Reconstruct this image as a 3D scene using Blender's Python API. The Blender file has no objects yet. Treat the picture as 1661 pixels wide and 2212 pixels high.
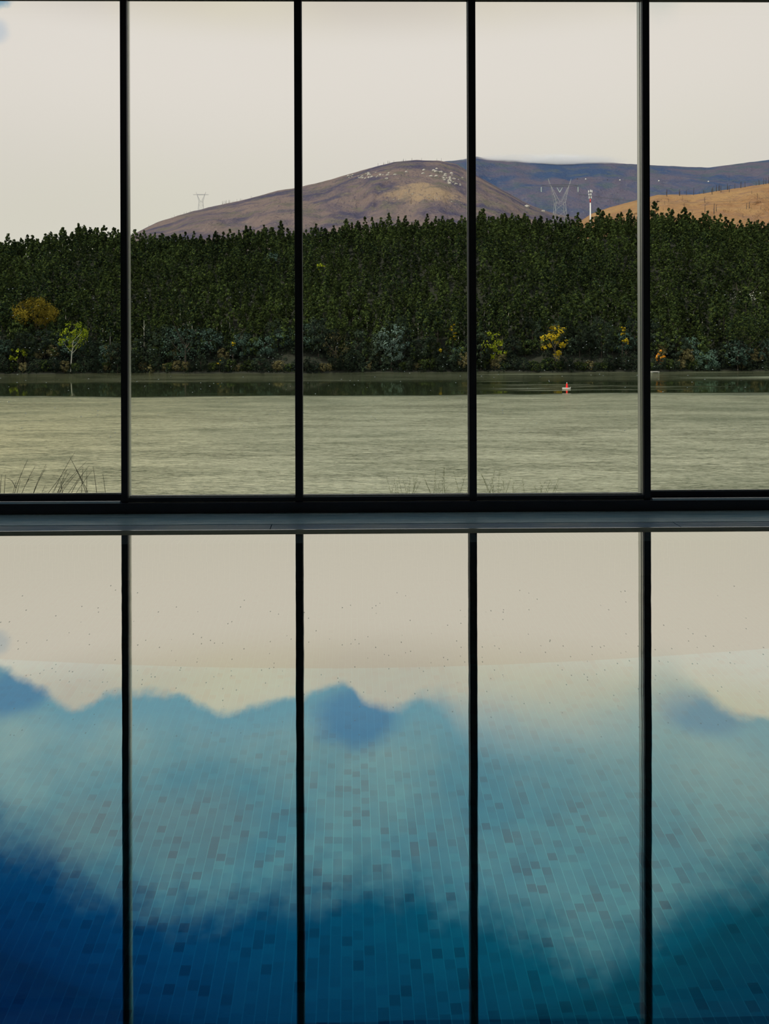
import bpy, math, random
import numpy as np
from mathutils import Vector, Matrix, Euler

random.seed(7); RNG = np.random.default_rng(7)
S = bpy.context.scene
C = S.collection
R = math.radians

# ------------------------------------------------------------------ camera
F = 1600.0; CX = 774.0; YH = 725.0; W_, H_ = 1661.0, 2212.0
CAMZ = 1.6
YAW = R(-0.62); ROLL = R(-0.18)
M = Matrix.Rotation(YAW, 3, 'Z') @ Matrix.Rotation(R(90), 3, 'X') @ Matrix.Rotation(ROLL, 3, 'Z')
cam = bpy.data.cameras.new('camera'); camo = bpy.data.objects.new('camera', cam); C.objects.link(camo)
camo.matrix_world = Matrix.Translation((0, 0, CAMZ)) @ M.to_4x4()
cam.sensor_fit = 'VERTICAL'; cam.sensor_height = 36; cam.sensor_width = 36
cam.lens = 36 * F / H_
cam.shift_x = (W_ / 2 - CX) / H_; cam.shift_y = -(H_ / 2 - YH) / H_
cam.clip_start = 0.05; cam.clip_end = 20000
S.camera = camo

def P(x, y, Y):
    """world point at depth Y (along the pool axis) seen at that place in the photograph"""
    d = M @ Vector(((x - CX) / F, (YH - y) / F, -1.0))
    s = Y / d.y
    return Vector((d.x * s, Y, CAMZ + d.z * s))
MI = M.inverted()
def pix(v):
    q = MI @ (Vector(v) - Vector((0, 0, CAMZ)))
    return CX + F * q.x / -q.z, YH - F * q.y / -q.z

# ------------------------------------------------------------------ helpers
def tag(o, label=None, cat=None, group=None, kind=None):
    if label: o['label'] = label
    if cat: o['category'] = cat
    if group: o['group'] = group
    if kind: o['kind'] = kind
    return o

def empty(name, loc=(0, 0, 0)):
    o = bpy.data.objects.new(name, None); C.objects.link(o); o.location = loc
    o.empty_display_size = 0.2
    return o

class MB:
    def __init__(s): s.v = []; s.f = []; s.m = []
    def add(s, vs, fs, mi=0):
        n = len(s.v); s.v += [tuple(v) for v in vs]; s.f += [tuple(i + n for i in f) for f in fs]; s.m += [mi] * len(fs)
    def box(s, x0, x1, y0, y1, z0, z1, mi=0):
        s.add([(x0,y0,z0),(x1,y0,z0),(x1,y1,z0),(x0,y1,z0),(x0,y0,z1),(x1,y0,z1),(x1,y1,z1),(x0,y1,z1)],
              [(3,2,1,0),(4,5,6,7),(0,1,5,4),(1,2,6,5),(2,3,7,6),(3,0,4,7)], mi)
    def tube(s, pts, rad, n=6, mi=0, caps=True):
        pts = [Vector(p) for p in pts]
        if not isinstance(rad, (list, tuple)): rad = [rad] * len(pts)
        vs = []; fs = []
        for i, p in enumerate(pts):
            d = (pts[min(i+1, len(pts)-1)] - pts[max(i-1, 0)]).normalized()
            a = Vector((0,0,1)) if abs(d.z) < .9 else Vector((1,0,0))
            u = d.cross(a).normalized(); w = d.cross(u)
            for k in range(n):
                t = 2 * math.pi * k / n + math.pi / n
                vs.append(p + (u * math.cos(t) + w * math.sin(t)) * rad[i])
        for i in range(len(pts) - 1):
            for k in range(n):
                a = i*n+k; b = i*n+(k+1) % n
                fs.append((a, b, b+n, a+n))
        if caps:
            fs.append(tuple(range(n))[::-1]); fs.append(tuple(range((len(pts)-1)*n, len(pts)*n)))
        s.add(vs, fs, mi)
    def lathe(s, prof, n=16, mi=0, o=(0,0,0)):
        vs = []; fs = []
        for r, z in prof:
            for k in range(n):
                t = 2*math.pi*k/n; vs.append((o[0]+r*math.cos(t), o[1]+r*math.sin(t), o[2]+z))
        for i in range(len(prof)-1):
            for k in range(n):
                a = i*n+k; b = i*n+(k+1) % n; fs.append((a, b, b+n, a+n))
        fs.append(tuple(range(n))[::-1]); fs.append(tuple(range((len(prof)-1)*n, len(prof)*n)))
        s.add(vs, fs, mi)
    def mesh(s, name, mats, smooth=False):
        me = bpy.data.meshes.new(name); me.from_pydata(s.v, [], s.f)
        for m in (mats if isinstance(mats, (list, tuple)) else [mats]): me.materials.append(m)
        me.polygons.foreach_set('material_index', s.m)
        if smooth: me.polygons.foreach_set('use_smooth', [True]*len(s.f))
        me.update(); return me
    def build(s, name, mats, parent=None, smooth=False, bevel=0):
        o = bpy.data.objects.new(name, s.mesh(name, mats, smooth)); C.objects.link(o)
        if parent: o.parent = parent
        if bevel:
            b = o.modifiers.new('b', 'BEVEL'); b.width = bevel; b.segments = 2; b.limit_method = 'ANGLE'
        return o

def obj_mesh(name, me, parent=None):
    o = bpy.data.objects.new(name, me); C.objects.link(o)
    if parent: o.parent = parent
    return o

# ------------------------------------------------------------------ materials
class NT:
    def __init__(s, nt): s.nt = nt; nt.nodes.clear()
    def n(s, t, **kw):
        nd = s.nt.nodes.new(t)
        for k, v in kw.items(): setattr(nd, k, v)
        return nd
    def l(s, a, b): s.nt.links.new(a, b)
    def put(s, sock, val):
        if val is None: return
        if isinstance(val, bpy.types.NodeSocket): s.l(val, sock)
        else: sock.default_value = val
    def math(s, op, a, b=None, c=None, clamp=False):
        nd = s.n('ShaderNodeMath', operation=op, use_clamp=clamp)
        s.put(nd.inputs[0], a); s.put(nd.inputs[1], b); s.put(nd.inputs[2], c)
        return nd.outputs[0]
    def vmath(s, op, a, b=None):
        nd = s.n('ShaderNodeVectorMath', operation=op)
        s.put(nd.inputs[0], a); s.put(nd.inputs[1], b)
        return nd.outputs[1] if op in ('DISTANCE', 'LENGTH', 'DOT_PRODUCT') else nd.outputs[0]
    def mix(s, f, a, b):
        nd = s.n('ShaderNodeMix', data_type='RGBA'); s.put(nd.inputs[0], f)
        for i, c in ((6, a), (7, b)):
            if isinstance(c, tuple) and len(c) == 3: c = c + (1,)
            s.put(nd.inputs[i], c)
        return nd.outputs[2]
    def mixs(s, f, a, b):
        nd = s.n('ShaderNodeMixShader'); s.put(nd.inputs[0], f); s.l(a, nd.inputs[1]); s.l(b, nd.inputs[2]); return nd.outputs[0]
    def smooth(s, x, lo, hi, a=0.0, b=1.0):
        nd = s.n('ShaderNodeMapRange', interpolation_type='SMOOTHSTEP')
        s.put(nd.inputs[0], x); s.put(nd.inputs[1], lo); s.put(nd.inputs[2], hi); s.put(nd.inputs[3], a); s.put(nd.inputs[4], b)
        return nd.outputs[0]
    def noise(s, vec, scale, detail=4.0, rough=.55, dist=0.0):
        nd = s.n('ShaderNodeTexNoise'); s.put(nd.inputs['Vector'], vec)
        nd.inputs['Scale'].default_value = scale; nd.inputs['Detail'].default_value = detail
        nd.inputs['Roughness'].default_value = rough; nd.inputs['Distortion'].default_value = dist
        return nd.outputs[0]
    def xyz(s, v):
        nd = s.n('ShaderNodeSeparateXYZ'); s.l(v, nd.inputs[0]); return nd.outputs
    def comb(s, x, y, z):
        nd = s.n('ShaderNodeCombineXYZ')
        for i, q in enumerate((x, y, z)): s.put(nd.inputs[i], q)
        return nd.outputs[0]
    def scale3(s, v, k):
        nd = s.n('ShaderNodeVectorMath', operation='MULTIPLY'); s.l(v, nd.inputs[0]); nd.inputs[1].default_value = k; return nd.outputs[0]
    def curve(s, x, pts):
        nd = s.n('ShaderNodeFloatCurve'); s.put(nd.inputs['Value'], x)
        c = nd.mapping.curves[0]; nd.mapping.extend = 'HORIZONTAL'
        c.points[0].location = pts[0]; c.points[1].location = pts[-1]
        for p in pts[1:-1]: c.points.new(*p)
        nd.mapping.update(); return nd.outputs[0]
    def pos(s): return s.n('ShaderNodeNewGeometry').outputs['Position']
    def diffuse(s, c, r=.5):
        nd = s.n('ShaderNodeBsdfDiffuse'); s.put(nd.inputs[0], c if not isinstance(c, tuple) or len(c) == 4 else c+(1,)); return nd.outputs[0]
    def glossy(s, c, r):
        nd = s.n('ShaderNodeBsdfGlossy'); s.put(nd.inputs['Color'], c if not isinstance(c, tuple) or len(c) == 4 else c+(1,)); s.put(nd.inputs['Roughness'], r); return nd
    def out(s, sh, vol=False):
        o = s.n('ShaderNodeOutputMaterial'); s.l(sh, o.inputs['Volume' if vol else 'Surface'])

def mat(name):
    m = bpy.data.materials.new(name); m.use_nodes = True
    return m, NT(m.node_tree)

def simple(name, col, rough=.6, metal=0.0, var=.15, scale=8.0, spec=.5):
    m, t = mat(name)
    p = t.n('ShaderNodeBsdfPrincipled')
    nz = t.noise(t.pos(), scale, 5)
    a = tuple(c*(1-var) for c in col); b = tuple(min(1, c*(1+var)) for c in col)
    t.l(t.mix(nz, a, b), p.inputs['Base Color'])
    p.inputs['Roughness'].default_value = rough; p.inputs['Metallic'].default_value = metal
    p.inputs['Specular IOR Level'].default_value = spec
    t.out(p.outputs[0]); return m

m_dark = simple('black_anodised_aluminium', (.070, .067, .092), .5, 0, .1, 20, .3)
m_alu = simple('pale_aluminium', (.86, .85, .76), .35, .45, .05, 30)
m_alub = simple('bright_aluminium', (.85, .9, .93), .18, 1.0, .03, 30)
m_seal = simple('black_rubber_seal', (.02, .02, .03), .7)
m_wall = simple('pale_plaster', (.66, .67, .68), .8)
m_ceil = simple('grey_ceiling_board', (.55, .55, .57), .8)
m_deck = simple('slate_deck', (.2, .22, .23), .6)
m_galv = simple('galvanised_steel', (.45, .46, .46), .5, .2)
m_steeldark = simple('weathered_dark_steel', (.12, .13, .15), .6, .2)
m_white = simple('white_paint', (.85, .85, .82), .4)
m_redp = simple('red_paint', (.75, .05, .04), .4)
m_buoyred = simple('signal_red_paint', (.9, .012, .01), .4, 0, .03)
m_ins = simple('pale_green_glass_insulator', (.6, .72, .68), .3)
m_cable = simple('dark_cable', (.08, .08, .09), .6)
m_rock = simple('pale_granite', (.42, .40, .35), .9, 0, .35, .15)
m_char = simple('charred_trunk', (.06, .05, .05), .9)
m_bark = simple('brown_bark', (.07, .055, .04), .9, 0, .3, 2)
m_pbark = simple('pale_birch_bark', (.5, .5, .42), .8, 0, .3, 1)
m_straw = simple('dry_dark_grass_stem', (.05, .055, .03), .8)
m_fgreen = simple('young_green_stem', (.16, .2, .07), .8)

# coping: wet pale concrete
m_cop, t = mat('wet_blue_grey_coping')
p = t.n('ShaderNodeBsdfPrincipled'); ps = t.pos()
n1 = t.noise(t.scale3(ps, (1.2, 12, 1)), 2.0, 6, .65); n2 = t.noise(ps, 60, 3)
c = t.mix(t.smooth(n1, .35, .68), (.30, .50, .58), (.70, .84, .84))
c = t.mix(t.math('MULTIPLY', n2, .5), c, (.34, .5, .55))
t.l(c, p.inputs['Base Color']); p.inputs['Roughness'].default_value = .4
b = t.n('ShaderNodeBump'); b.inputs['Strength'].default_value = .3; b.inputs['Distance'].default_value = .01; t.l(n2, b.inputs['Height']); t.l(b.outputs[0], p.inputs['Normal'])
t.out(p.outputs[0])
m_grate, t = mat('grey_blue_grating')
p = t.n('ShaderNodeBsdfPrincipled'); ps = t.pos()
n1 = t.noise(t.scale3(ps, (.8, 1, 1)), 1.6, 3)
c = t.mix(t.smooth(n1, .35, .65), (.16, .30, .46), (.50, .54, .55))
t.l(c, p.inputs['Base Color']); p.inputs['Roughness'].default_value = .5
t.out(p.outputs[0])

# pool tile
def tile_mat(name, base, dark, light, grout, gl, rough, dif, w=.042, l=.040):
    m, t = mat(name)
    ps = t.xyz(t.pos())
    u = t.math('DIVIDE', ps[0], w); col = t.math('FLOOR', u); fu = t.math('FRACT', u)
    wn = t.n('ShaderNodeTexWhiteNoise', noise_dimensions='1D'); t.l(col, wn.inputs['W'])
    zz = t.math('ADD', ps[1], ps[2])
    v = t.math('ADD', t.math('DIVIDE', zz, l), wn.outputs[0]); row = t.math('FLOOR', v); fv = t.math('FRACT', v)
    wn2 = t.n('ShaderNodeTexWhiteNoise', noise_dimensions='2D'); t.l(t.comb(col, row, 0.0), wn2.inputs['Vector'])
    r = t.n('ShaderNodeValToRGB'); cl_ = t.noise(t.pos(), 2.2, 3); t.l(t.math('SUBTRACT', wn2.outputs[0], t.math('MULTIPLY', t.math('SUBTRACT', cl_, .5), .55), None, True), r.inputs[0])
    e = r.color_ramp.elements; e[0].position = 0; e[0].color = dark+(1,); e[1].position = 1; e[1].color = light+(1,)
    x = r.color_ramp.elements.new(.14); x.color = tuple(.45*a+.55*b for a, b in zip(dark, base))+(1,)
    x = r.color_ramp.elements.new(.42); x.color = tuple(.12*a+.88*b for a, b in zip(dark, base))+(1,)
    x = r.color_ramp.elements.new(.8); x.color = base+(1,)
    g1 = t.math('LESS_THAN', fu, .07); g2 = t.math('MULTIPLY', t.math('LESS_THAN', fv, .06), .25)
    g = t.math('MAXIMUM', g1, g2)
    c = t.mix(g, r.outputs[0], grout)
    d = t.diffuse(c); gg = t.glossy(c, rough)
    ad = t.n('ShaderNodeAddShader')
    d2 = t.mixs(dif, gg.outputs[0], d)
    t.out(d2); return m
m_tile = tile_mat('turquoise_mosaic_tile', (.06, .42, .52), (.035, .17, .27), (.08, .50, .57), (.2, .68, .70), 1, .02, .10)
m_ledge = tile_mat('pale_mosaic_tile', (.5, .5, .48), (.45, .46, .45), (.55, .55, .52), (.8, .78, .72), 1, .3, .9, .045)

# pool water
m_water, t = mat('still_pool_water')
lw = t.n('ShaderNodeLayerWeight'); lw.inputs['Blend'].default_value = .5
cosv = t.math('SUBTRACT', 1.0, lw.outputs['Facing'])
rf = t.curve(cosv, [(0, 1), (.2, .85), (.257, .80), (.33, .79), (.40, .775), (.44, .75), (.47, .66), (.50, .50), (.54, .36), (.60, .26), (.68, .20), (.76, .10), (.84, .05), (1, .02)])
gl = t.glossy((.93, .915, .82), 0.0)
rr = t.n('ShaderNodeBsdfRefraction'); rr.inputs['IOR'].default_value = 1.333; rr.inputs['Roughness'].default_value = 0
rr.inputs['Color'].default_value = (.86, .97, 1, 1)
bp = t.n('ShaderNodeBump'); bp.inputs['Strength'].default_value = .06; bp.inputs['Distance'].default_value = .01
t.l(t.noise(t.pos(), 1.6, 2), bp.inputs['Height'])
t.l(bp.outputs[0], gl.inputs['Normal'])
t.out(t.mixs(rf, rr.outputs[0], gl.outputs[0]))

# window pane
m_glass, t = mat('clear_window_glass')
fr = t.n('ShaderNodeFresnel'); fr.inputs['IOR'].default_value = 1.45
gl = t.glossy((1, 1, 1), 0.0); tr = t.n('ShaderNodeBsdfTransparent'); tr.inputs[0].default_value = (.985, .99, .98, 1)
sh = t.mixs(t.math('MULTIPLY', fr.outputs[0], .6), tr.outputs[0], gl.outputs[0])
ps = t.pos(); pz = t.xyz(ps)
vo = t.n('ShaderNodeTexVoronoi'); t.l(t.scale3(ps, (26, 0, 34)), vo.inputs['Vector']); vo.inputs['Scale'].default_value = 1
spot = t.math('LESS_THAN', vo.outputs['Distance'], .12)
pick = t.math('GREATER_THAN', t.xyz(vo.outputs['Color'])[0], .72)
band = t.smooth(t.math('ABSOLUTE', t.math('SUBTRACT', pz[2], 1.35)), .15, .75, 1.0, 0.0)
band = t.math('GREATER_THAN', t.math('MULTIPLY', band, 1.0), t.xyz(vo.outputs['Color'])[1])
k = t.math('MULTIPLY', t.math('MULTIPLY', spot, pick), band)
tl = t.n('ShaderNodeBsdfTranslucent'); tl.inputs[0].default_value = (.75, .8, .8, 1)
t.out(t.mixs(t.math('MULTIPLY', k, .7), sh, tl.outputs[0]))

# lake
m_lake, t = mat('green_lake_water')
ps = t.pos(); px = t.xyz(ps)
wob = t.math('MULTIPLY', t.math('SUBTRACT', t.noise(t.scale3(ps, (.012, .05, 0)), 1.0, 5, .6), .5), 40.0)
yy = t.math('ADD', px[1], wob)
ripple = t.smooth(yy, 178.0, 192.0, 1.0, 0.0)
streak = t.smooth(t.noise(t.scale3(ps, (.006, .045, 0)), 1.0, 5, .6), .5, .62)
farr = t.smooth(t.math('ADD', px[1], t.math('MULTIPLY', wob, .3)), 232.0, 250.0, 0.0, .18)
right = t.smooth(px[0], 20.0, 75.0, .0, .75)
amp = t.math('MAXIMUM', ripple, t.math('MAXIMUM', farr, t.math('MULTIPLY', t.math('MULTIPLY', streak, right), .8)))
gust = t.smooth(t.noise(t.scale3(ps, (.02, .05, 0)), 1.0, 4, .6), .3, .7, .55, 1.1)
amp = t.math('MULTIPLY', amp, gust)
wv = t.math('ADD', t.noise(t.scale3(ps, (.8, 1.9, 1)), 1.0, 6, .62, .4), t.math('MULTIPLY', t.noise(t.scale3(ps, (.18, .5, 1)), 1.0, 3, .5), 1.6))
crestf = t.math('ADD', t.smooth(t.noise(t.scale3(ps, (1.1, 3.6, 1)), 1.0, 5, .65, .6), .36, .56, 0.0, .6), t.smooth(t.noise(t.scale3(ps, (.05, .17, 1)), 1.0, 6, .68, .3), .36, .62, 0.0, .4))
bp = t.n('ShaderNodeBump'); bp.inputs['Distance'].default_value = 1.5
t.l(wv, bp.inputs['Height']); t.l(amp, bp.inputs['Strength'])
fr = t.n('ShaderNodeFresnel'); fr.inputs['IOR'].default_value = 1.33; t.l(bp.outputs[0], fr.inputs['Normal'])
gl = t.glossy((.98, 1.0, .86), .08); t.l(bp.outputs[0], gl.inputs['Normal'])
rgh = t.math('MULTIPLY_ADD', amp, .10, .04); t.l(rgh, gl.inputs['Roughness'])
df = t.n('ShaderNodeBsdfDiffuse'); far_refl = t.smooth(px[1], 75.0, 180.0, 0.0, .55)  # far water darkened in its body colour, standing in for the forest's reflection
t.l(t.mix(amp, (.03, .042, .02), t.mix(crestf, (.15, .17, .10), t.mix(far_refl, t.mix(t.smooth(px[0], -60.0, 5.0), (.88, .82, .50), (.76, .77, .56)), (.34, .37, .24)))), df.inputs[0]); t.l(bp.outputs[0], df.inputs['Normal'])
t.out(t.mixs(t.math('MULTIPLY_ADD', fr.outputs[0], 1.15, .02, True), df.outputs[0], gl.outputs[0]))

# foliage
def leaf_mat(name, a, b, tip=None, sc=.03, transl=.25):
    m, t = mat(name)
    ps = t.pos()
    n1 = t.noise(ps, sc, 3); n2 = t.noise(ps, .9, 2)
    c = t.mix(t.smooth(n1, .35, .65), a, b)
    c = t.mix(t.smooth(n2, .4, .75), c, tip or tuple(min(1, x*1.8) for x in b))
    vo = t.n('ShaderNodeTexVoronoi'); t.l(t.scale3(ps, (.19, .19, .03)), vo.inputs['Vector']); vo.inputs['Scale'].default_value = 1
    k = t.math('MULTIPLY_ADD', t.xyz(vo.outputs['Color'])[0], 1.05, .5)
    sc_ = t.n('ShaderNodeVectorMath', operation='SCALE'); t.l(c, sc_.inputs[0]); t.l(k, sc_.inputs['Scale']); c = sc_.outputs[0]
    d = t.diffuse(c); tl = t.n('ShaderNodeBsdfTranslucent'); t.l(c, tl.inputs[0])
    t.out(t.mixs(transl, d, tl.outputs[0])); return m
m_euc = leaf_mat('eucalyptus_leaves', (.013, .025, .015), (.032, .051, .018), (.095, .13, .03))
m_pine = leaf_mat('dark_pine_leaves', (.02, .032, .016), (.03, .05, .02), (.05, .075, .025))
m_brd = leaf_mat('broad_dark_leaves', (.014, .023, .020), (.024, .038, .026), (.05, .07, .035))
m_teal = leaf_mat('blue_green_leaves', (.03, .055, .045), (.05, .09, .065), (.10, .16, .12))
m_silver = leaf_mat('silvery_leaves', (.07, .12, .10), (.13, .20, .16), (.24, .33, .28))
m_olive = leaf_mat('olive_mustard_leaves', (.13, .10, .012), (.17, .14, .015), (.22, .17, .03))
m_lime = leaf_mat('lime_green_leaves', (.11, .17, .012), (.2, .26, .015), (.42, .45, .03))
m_gold = leaf_mat('golden_blossom', (.34, .26, .01), (.5, .38, .015), (.75, .55, .05))
m_org = leaf_mat('orange_autumn_leaves', (.4, .17, .02), (.5, .22, .02), (.7, .35, .05))
m_bush = leaf_mat('brownish_twigs', (.09, .085, .04), (.12, .11, .05), (.2, .18, .08))
m_white_bl = leaf_mat('pale_blossom', (.25, .28, .2), (.4, .42, .34), (.6, .6, .55))
m_under = simple('forest_floor', (.018, .022, .012), .95, 0, .4, .1)
m_bank = simple('grassy_bank', (.08, .09, .04), .95, 0, .4, .5)

# mountains
def mountain_mat(name, cols, centre=None, patch=None, rad=120, stretch=(1, 1, 1), sc=.010, fine=.16):
    m, t = mat(name)
    ps = t.scale3(t.pos(), stretch)
    n1 = t.noise(ps, sc, 6, .6, .5); n2 = t.noise(ps, fine, 5, .7); n3 = t.noise(ps, sc*2.7, 5, .6)
    c = t.mix(t.smooth(n1, .38, .6), cols[0], cols[1])
    c = t.mix(t.smooth(n3, .48, .68), c, cols[2])
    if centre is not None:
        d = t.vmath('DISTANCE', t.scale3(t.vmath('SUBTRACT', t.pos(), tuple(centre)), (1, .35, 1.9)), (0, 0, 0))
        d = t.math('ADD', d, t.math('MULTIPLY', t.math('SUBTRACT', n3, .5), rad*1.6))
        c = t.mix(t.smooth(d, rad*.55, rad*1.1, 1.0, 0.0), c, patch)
    c = t.mix(t.smooth(n2, .54, .72, 0.0, .75), c, cols[3])
    n4 = t.noise(t.scale3(t.pos(), (.25, .05, .06)), 1.0, 4, .6)
    c = t.mix(t.smooth(n4, .52, .7, 0.0, .6), c, cols[4])
    d = t.diffuse(c); 
    b = t.n('ShaderNodeBump'); b.inputs['Distance'].default_value = 18; b.inputs['Strength'].default_value = .8
    t.l(n2, b.inputs['Height']); t.l(b.outputs[0], d.node.inputs['Normal'])
    t.out(d); return m

# ------------------------------------------------------------------ world sky
w = bpy.data.worlds.new('sky'); S.world = w; w.use_nodes = True
t = NT(w.node_tree)
tc = t.n('ShaderNodeTexCoord').outputs['Generated']; dx, dy, dz = t.xyz(tc)
az = t.math('ARCTAN2', dx, dy)
hor = t.math('SQRT', t.math('ADD', t.math('MULTIPLY', dx, dx), t.math('MULTIPLY', dy, dy)))
el = t.math('DIVIDE', dz, t.math('MAXIMUM', hor, .02))
def sky_uv(x, y):      # a place in the pool's mirror -> azimuth, slope of that piece of sky
    d = M @ Vector(((x - CX) / F, (YH - y) / F, -1.0))
    h = math.hypot(d.x, d.y); return math.atan2(d.x, d.y), -d.z / h
A0, A1 = -.56, .60; V0, V1 = .3, 1.1
an = t.math('DIVIDE', t.math('SUBTRACT', az, A0), A1 - A0, None, True)
def edge(pts):
    q = []
    for x, y in pts:
        a, v = sky_uv(x, y); q.append(((a - A0)/(A1 - A0), (v - V0)/(V1 - V0)))
    return t.math('MULTIPLY_ADD', t.curve(an, q), V1 - V0, V0)
E1 = edge([(-140, 1420), (0, 1440), (60, 1480), (110, 1500), (180, 1528), (240, 1503), (300, 1505), (370, 1508), (480, 1538), (560, 1525), (640, 1510), (690, 1488), (740, 1468), (790, 1510), (850, 1530), (920, 1505), (1010, 1545), (1100, 1560), (1200, 1560), (1330, 1545), (1400, 1505), (1480, 1483), (1520, 1495), (1580, 1540), (1661, 1560), (1760, 1540)])
E2 = edge([(-140, 1740), (0, 1790), (100, 1830), (180, 1890), (270, 1920), (400, 1950), (640, 1920), (760, 1890), (900, 1915), (1020, 1950), (1200, 2030), (1380, 2040), (1450, 1960), (1661, 1860), (1760, 1840)])
uv = t.comb(az, el, t.math('MULTIPLY', dy, .3))
nA = t.noise(uv, 14, 6, .6); nB = t.noise(uv, 5, 5, .6); nC = t.noise(uv, 3.2, 4, .55, .6)
nD = t.noise(t.vmath('ADD', uv, (3.7, 9.1, 2.2)), 2.6, 4, .5)
e = t.math('SUBTRACT', el, t.math('MULTIPLY', t.math('SUBTRACT', nA, .5), .035))
e = t.math('SUBTRACT', e, t.math('MULTIPLY', t.math('SUBTRACT', nB, .5), .012))
soft = t.curve(an, [(0, .10), (.2, .1), (.55, .14), (.66, .8), (.82, .8), (.88, .12), (1, .1)])   # softer cloud edge to the right
soft = t.math('MULTIPLY', soft, .09)
e = t.math('SUBTRACT', e, t.math('MULTIPLY', t.math('SUBTRACT', t.noise(uv, 38, 6, .65), .5), .018))
clear1 = t.smooth(t.math('SUBTRACT', e, E1), t.math('MULTIPLY', soft, -1.0), soft)
nE = t.noise(uv, 30, 6, .65)
e2 = t.math('SUBTRACT', e, t.math('MULTIPLY_ADD', t.math('SUBTRACT', nA, .5), .09, t.math('MULTIPLY', t.math('SUBTRACT', nE, .5), .05)))
clear2 = t.smooth(t.math('SUBTRACT', e2, E2), -.055, .055)
cloud = t.mix(nC, (.68, .62, .46), (.74, .69, .60))
cloud = t.mix(t.smooth(an, .05, .42, .75, 0.0), cloud, (.80, .74, .47))
cloud = t.mix(t.smooth(nD, .35, .7), cloud, (.63, .57, .52))
lowc = t.mix(nC, (.70, .68, .57), (.70, .65, .61)); 
hic = t.mix(nD, (.79, .735, .665), (.80, .75, .71))
cl = t.mix(t.smooth(el, .14, .36), lowc, hic)
cl = t.mix(t.smooth(el, .38, .46), cl, cloud)
blue = (.13, .29, .48)
def blob(x, y, rx, ry):
    a, v = sky_uv(x, y); ax, _ = sky_uv(x+rx, y); _, vy = sky_uv(x, y+ry)
    p_ = t.vmath('LENGTH', t.comb(t.math('DIVIDE', t.math('SUBTRACT', az, a), ax-a), t.math('DIVIDE', t.math('SUBTRACT', el, v), vy-v), 0.0))
    return t.smooth(t.math('ADD', p_, t.math('MULTIPLY', t.math('SUBTRACT', nA, .5), .9)), .45, 1.15, 1.0, 0.0)
bl = t.math('MAXIMUM', t.math('MAXIMUM', blob(20, 1500, 120, 60), blob(770, 1545, 100, 80)), blob(1510, 1540, 110, 60))
gb = t.math('MAXIMUM', blob(180, 1800, 130, 90), t.math('MULTIPLY', blob(400, 1800, 170, 110), 1.0))
veil = t.mix(t.smooth(nB, .3, .72), (.19, .37, .46), (.36, .50, .52))
mid = t.mix(bl, t.mix(t.smooth(t.math('SUBTRACT', e, E1), .0, .07), (.2, .40, .52), veil), blue)
mid = t.mix(t.math('MULTIPLY', gb, .7), mid, (.34, .40, .42))
mid = t.mix(t.smooth(an, .60, .85, 0.0, .35), mid, (.42, .5, .45))
deep = t.mix(t.smooth(an, .15, .75), (.003, .085, .24), (.01, .18, .26))
deep = t.mix(t.smooth(t.math('SUBTRACT', e, E2), .0, .22), deep, t.mix(t.smooth(an, .1, .6), (.002, .04, .17), (.006, .10, .20)))
sk = t.mix(clear2, mid, deep)
sk = t.mix(clear1, cl, sk)
# small blue gap in the cloud, upper left
ga, gv = sky_uv(-8, 1388)
gd = t.vmath('DISTANCE', t.comb(az, t.math('MULTIPLY', el, 1.0), 0.0), (ga, gv, 0))
sk = t.mix(t.smooth(t.math('SUBTRACT', gd, t.math('MULTIPLY', t.math('SUBTRACT', nA, .5), .03)), .006, .022, .4, 0.0), sk, (.3, .45, .62))
# the rest of the dome: bright overcast
sk = t.mix(t.smooth(dy, -.15, .15), (.72, .72, .72), sk)
sk = t.mix(t.smooth(el, 1.0, 1.9), sk, (.60, .66, .72))
bg = t.n('ShaderNodeBackground'); t.l(sk, bg.inputs[0]); bg.inputs[1].default_value = 1.0
o = t.n('ShaderNodeOutputWorld'); t.l(bg.outputs[0], o.inputs[0])

sun = bpy.data.lights.new('sun', 'SUN'); sun.energy = 2.7; sun.angle = R(4); sun.color = (1, .9, .74)
so = bpy.data.objects.new('sun', sun); C.objects.link(so)
so.rotation_euler = Euler((R(32), 0, R(-58)))      # low behind the building, from the left

# ------------------------------------------------------------------ the pool hall
GY = 6.72
XL, XR = -8.5, 8.5
PE = 6.05             # pool edge below the window
PN = 1.1              # near pool edge
PX = 7.2
def Xat(px, Y, y=550): return P(px, y, Y).x
HEAD = P(830, 3, GY).z

def struct(name, mb, m, label, cat, parent=None, **kw):
    o = mb.build(name, m, parent, **kw); tag(o, label, cat, None, 'structure'); return o
b = MB(); b.box(XL, XR, -5.5, PN, -.3, .03); b.box(XL, -PX, PN, 6.62, -.3, .03); b.box(PX, XR, PN, 6.62, -.3, .03)
struct('floor', b, m_deck, 'grey slate deck around the indoor pool', 'floor')
b = MB(); b.box(XL-.2, XR+.2, -5.7, 7.1, 5.5, 5.7); struct('ceiling', b, m_ceil, 'grey ceiling over the indoor pool', 'ceiling')
b = MB(); b.box(XL-.2, XL, -5.7, 7.1, -.3, 5.5); struct('wall_left', b, m_wall, 'pale side wall left of the pool', 'wall')
b = MB(); b.box(XR, XR+.2, -5.7, 7.1, -.3, 5.5); struct('wall_right', b, m_wall, 'pale side wall right of the pool', 'wall')
b = MB(); b.box(XL, XR, -5.7, -5.5, -.3, 5.5); struct('wall_back', b, m_wall, 'pale wall behind the near edge of the pool', 'wall')
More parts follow.
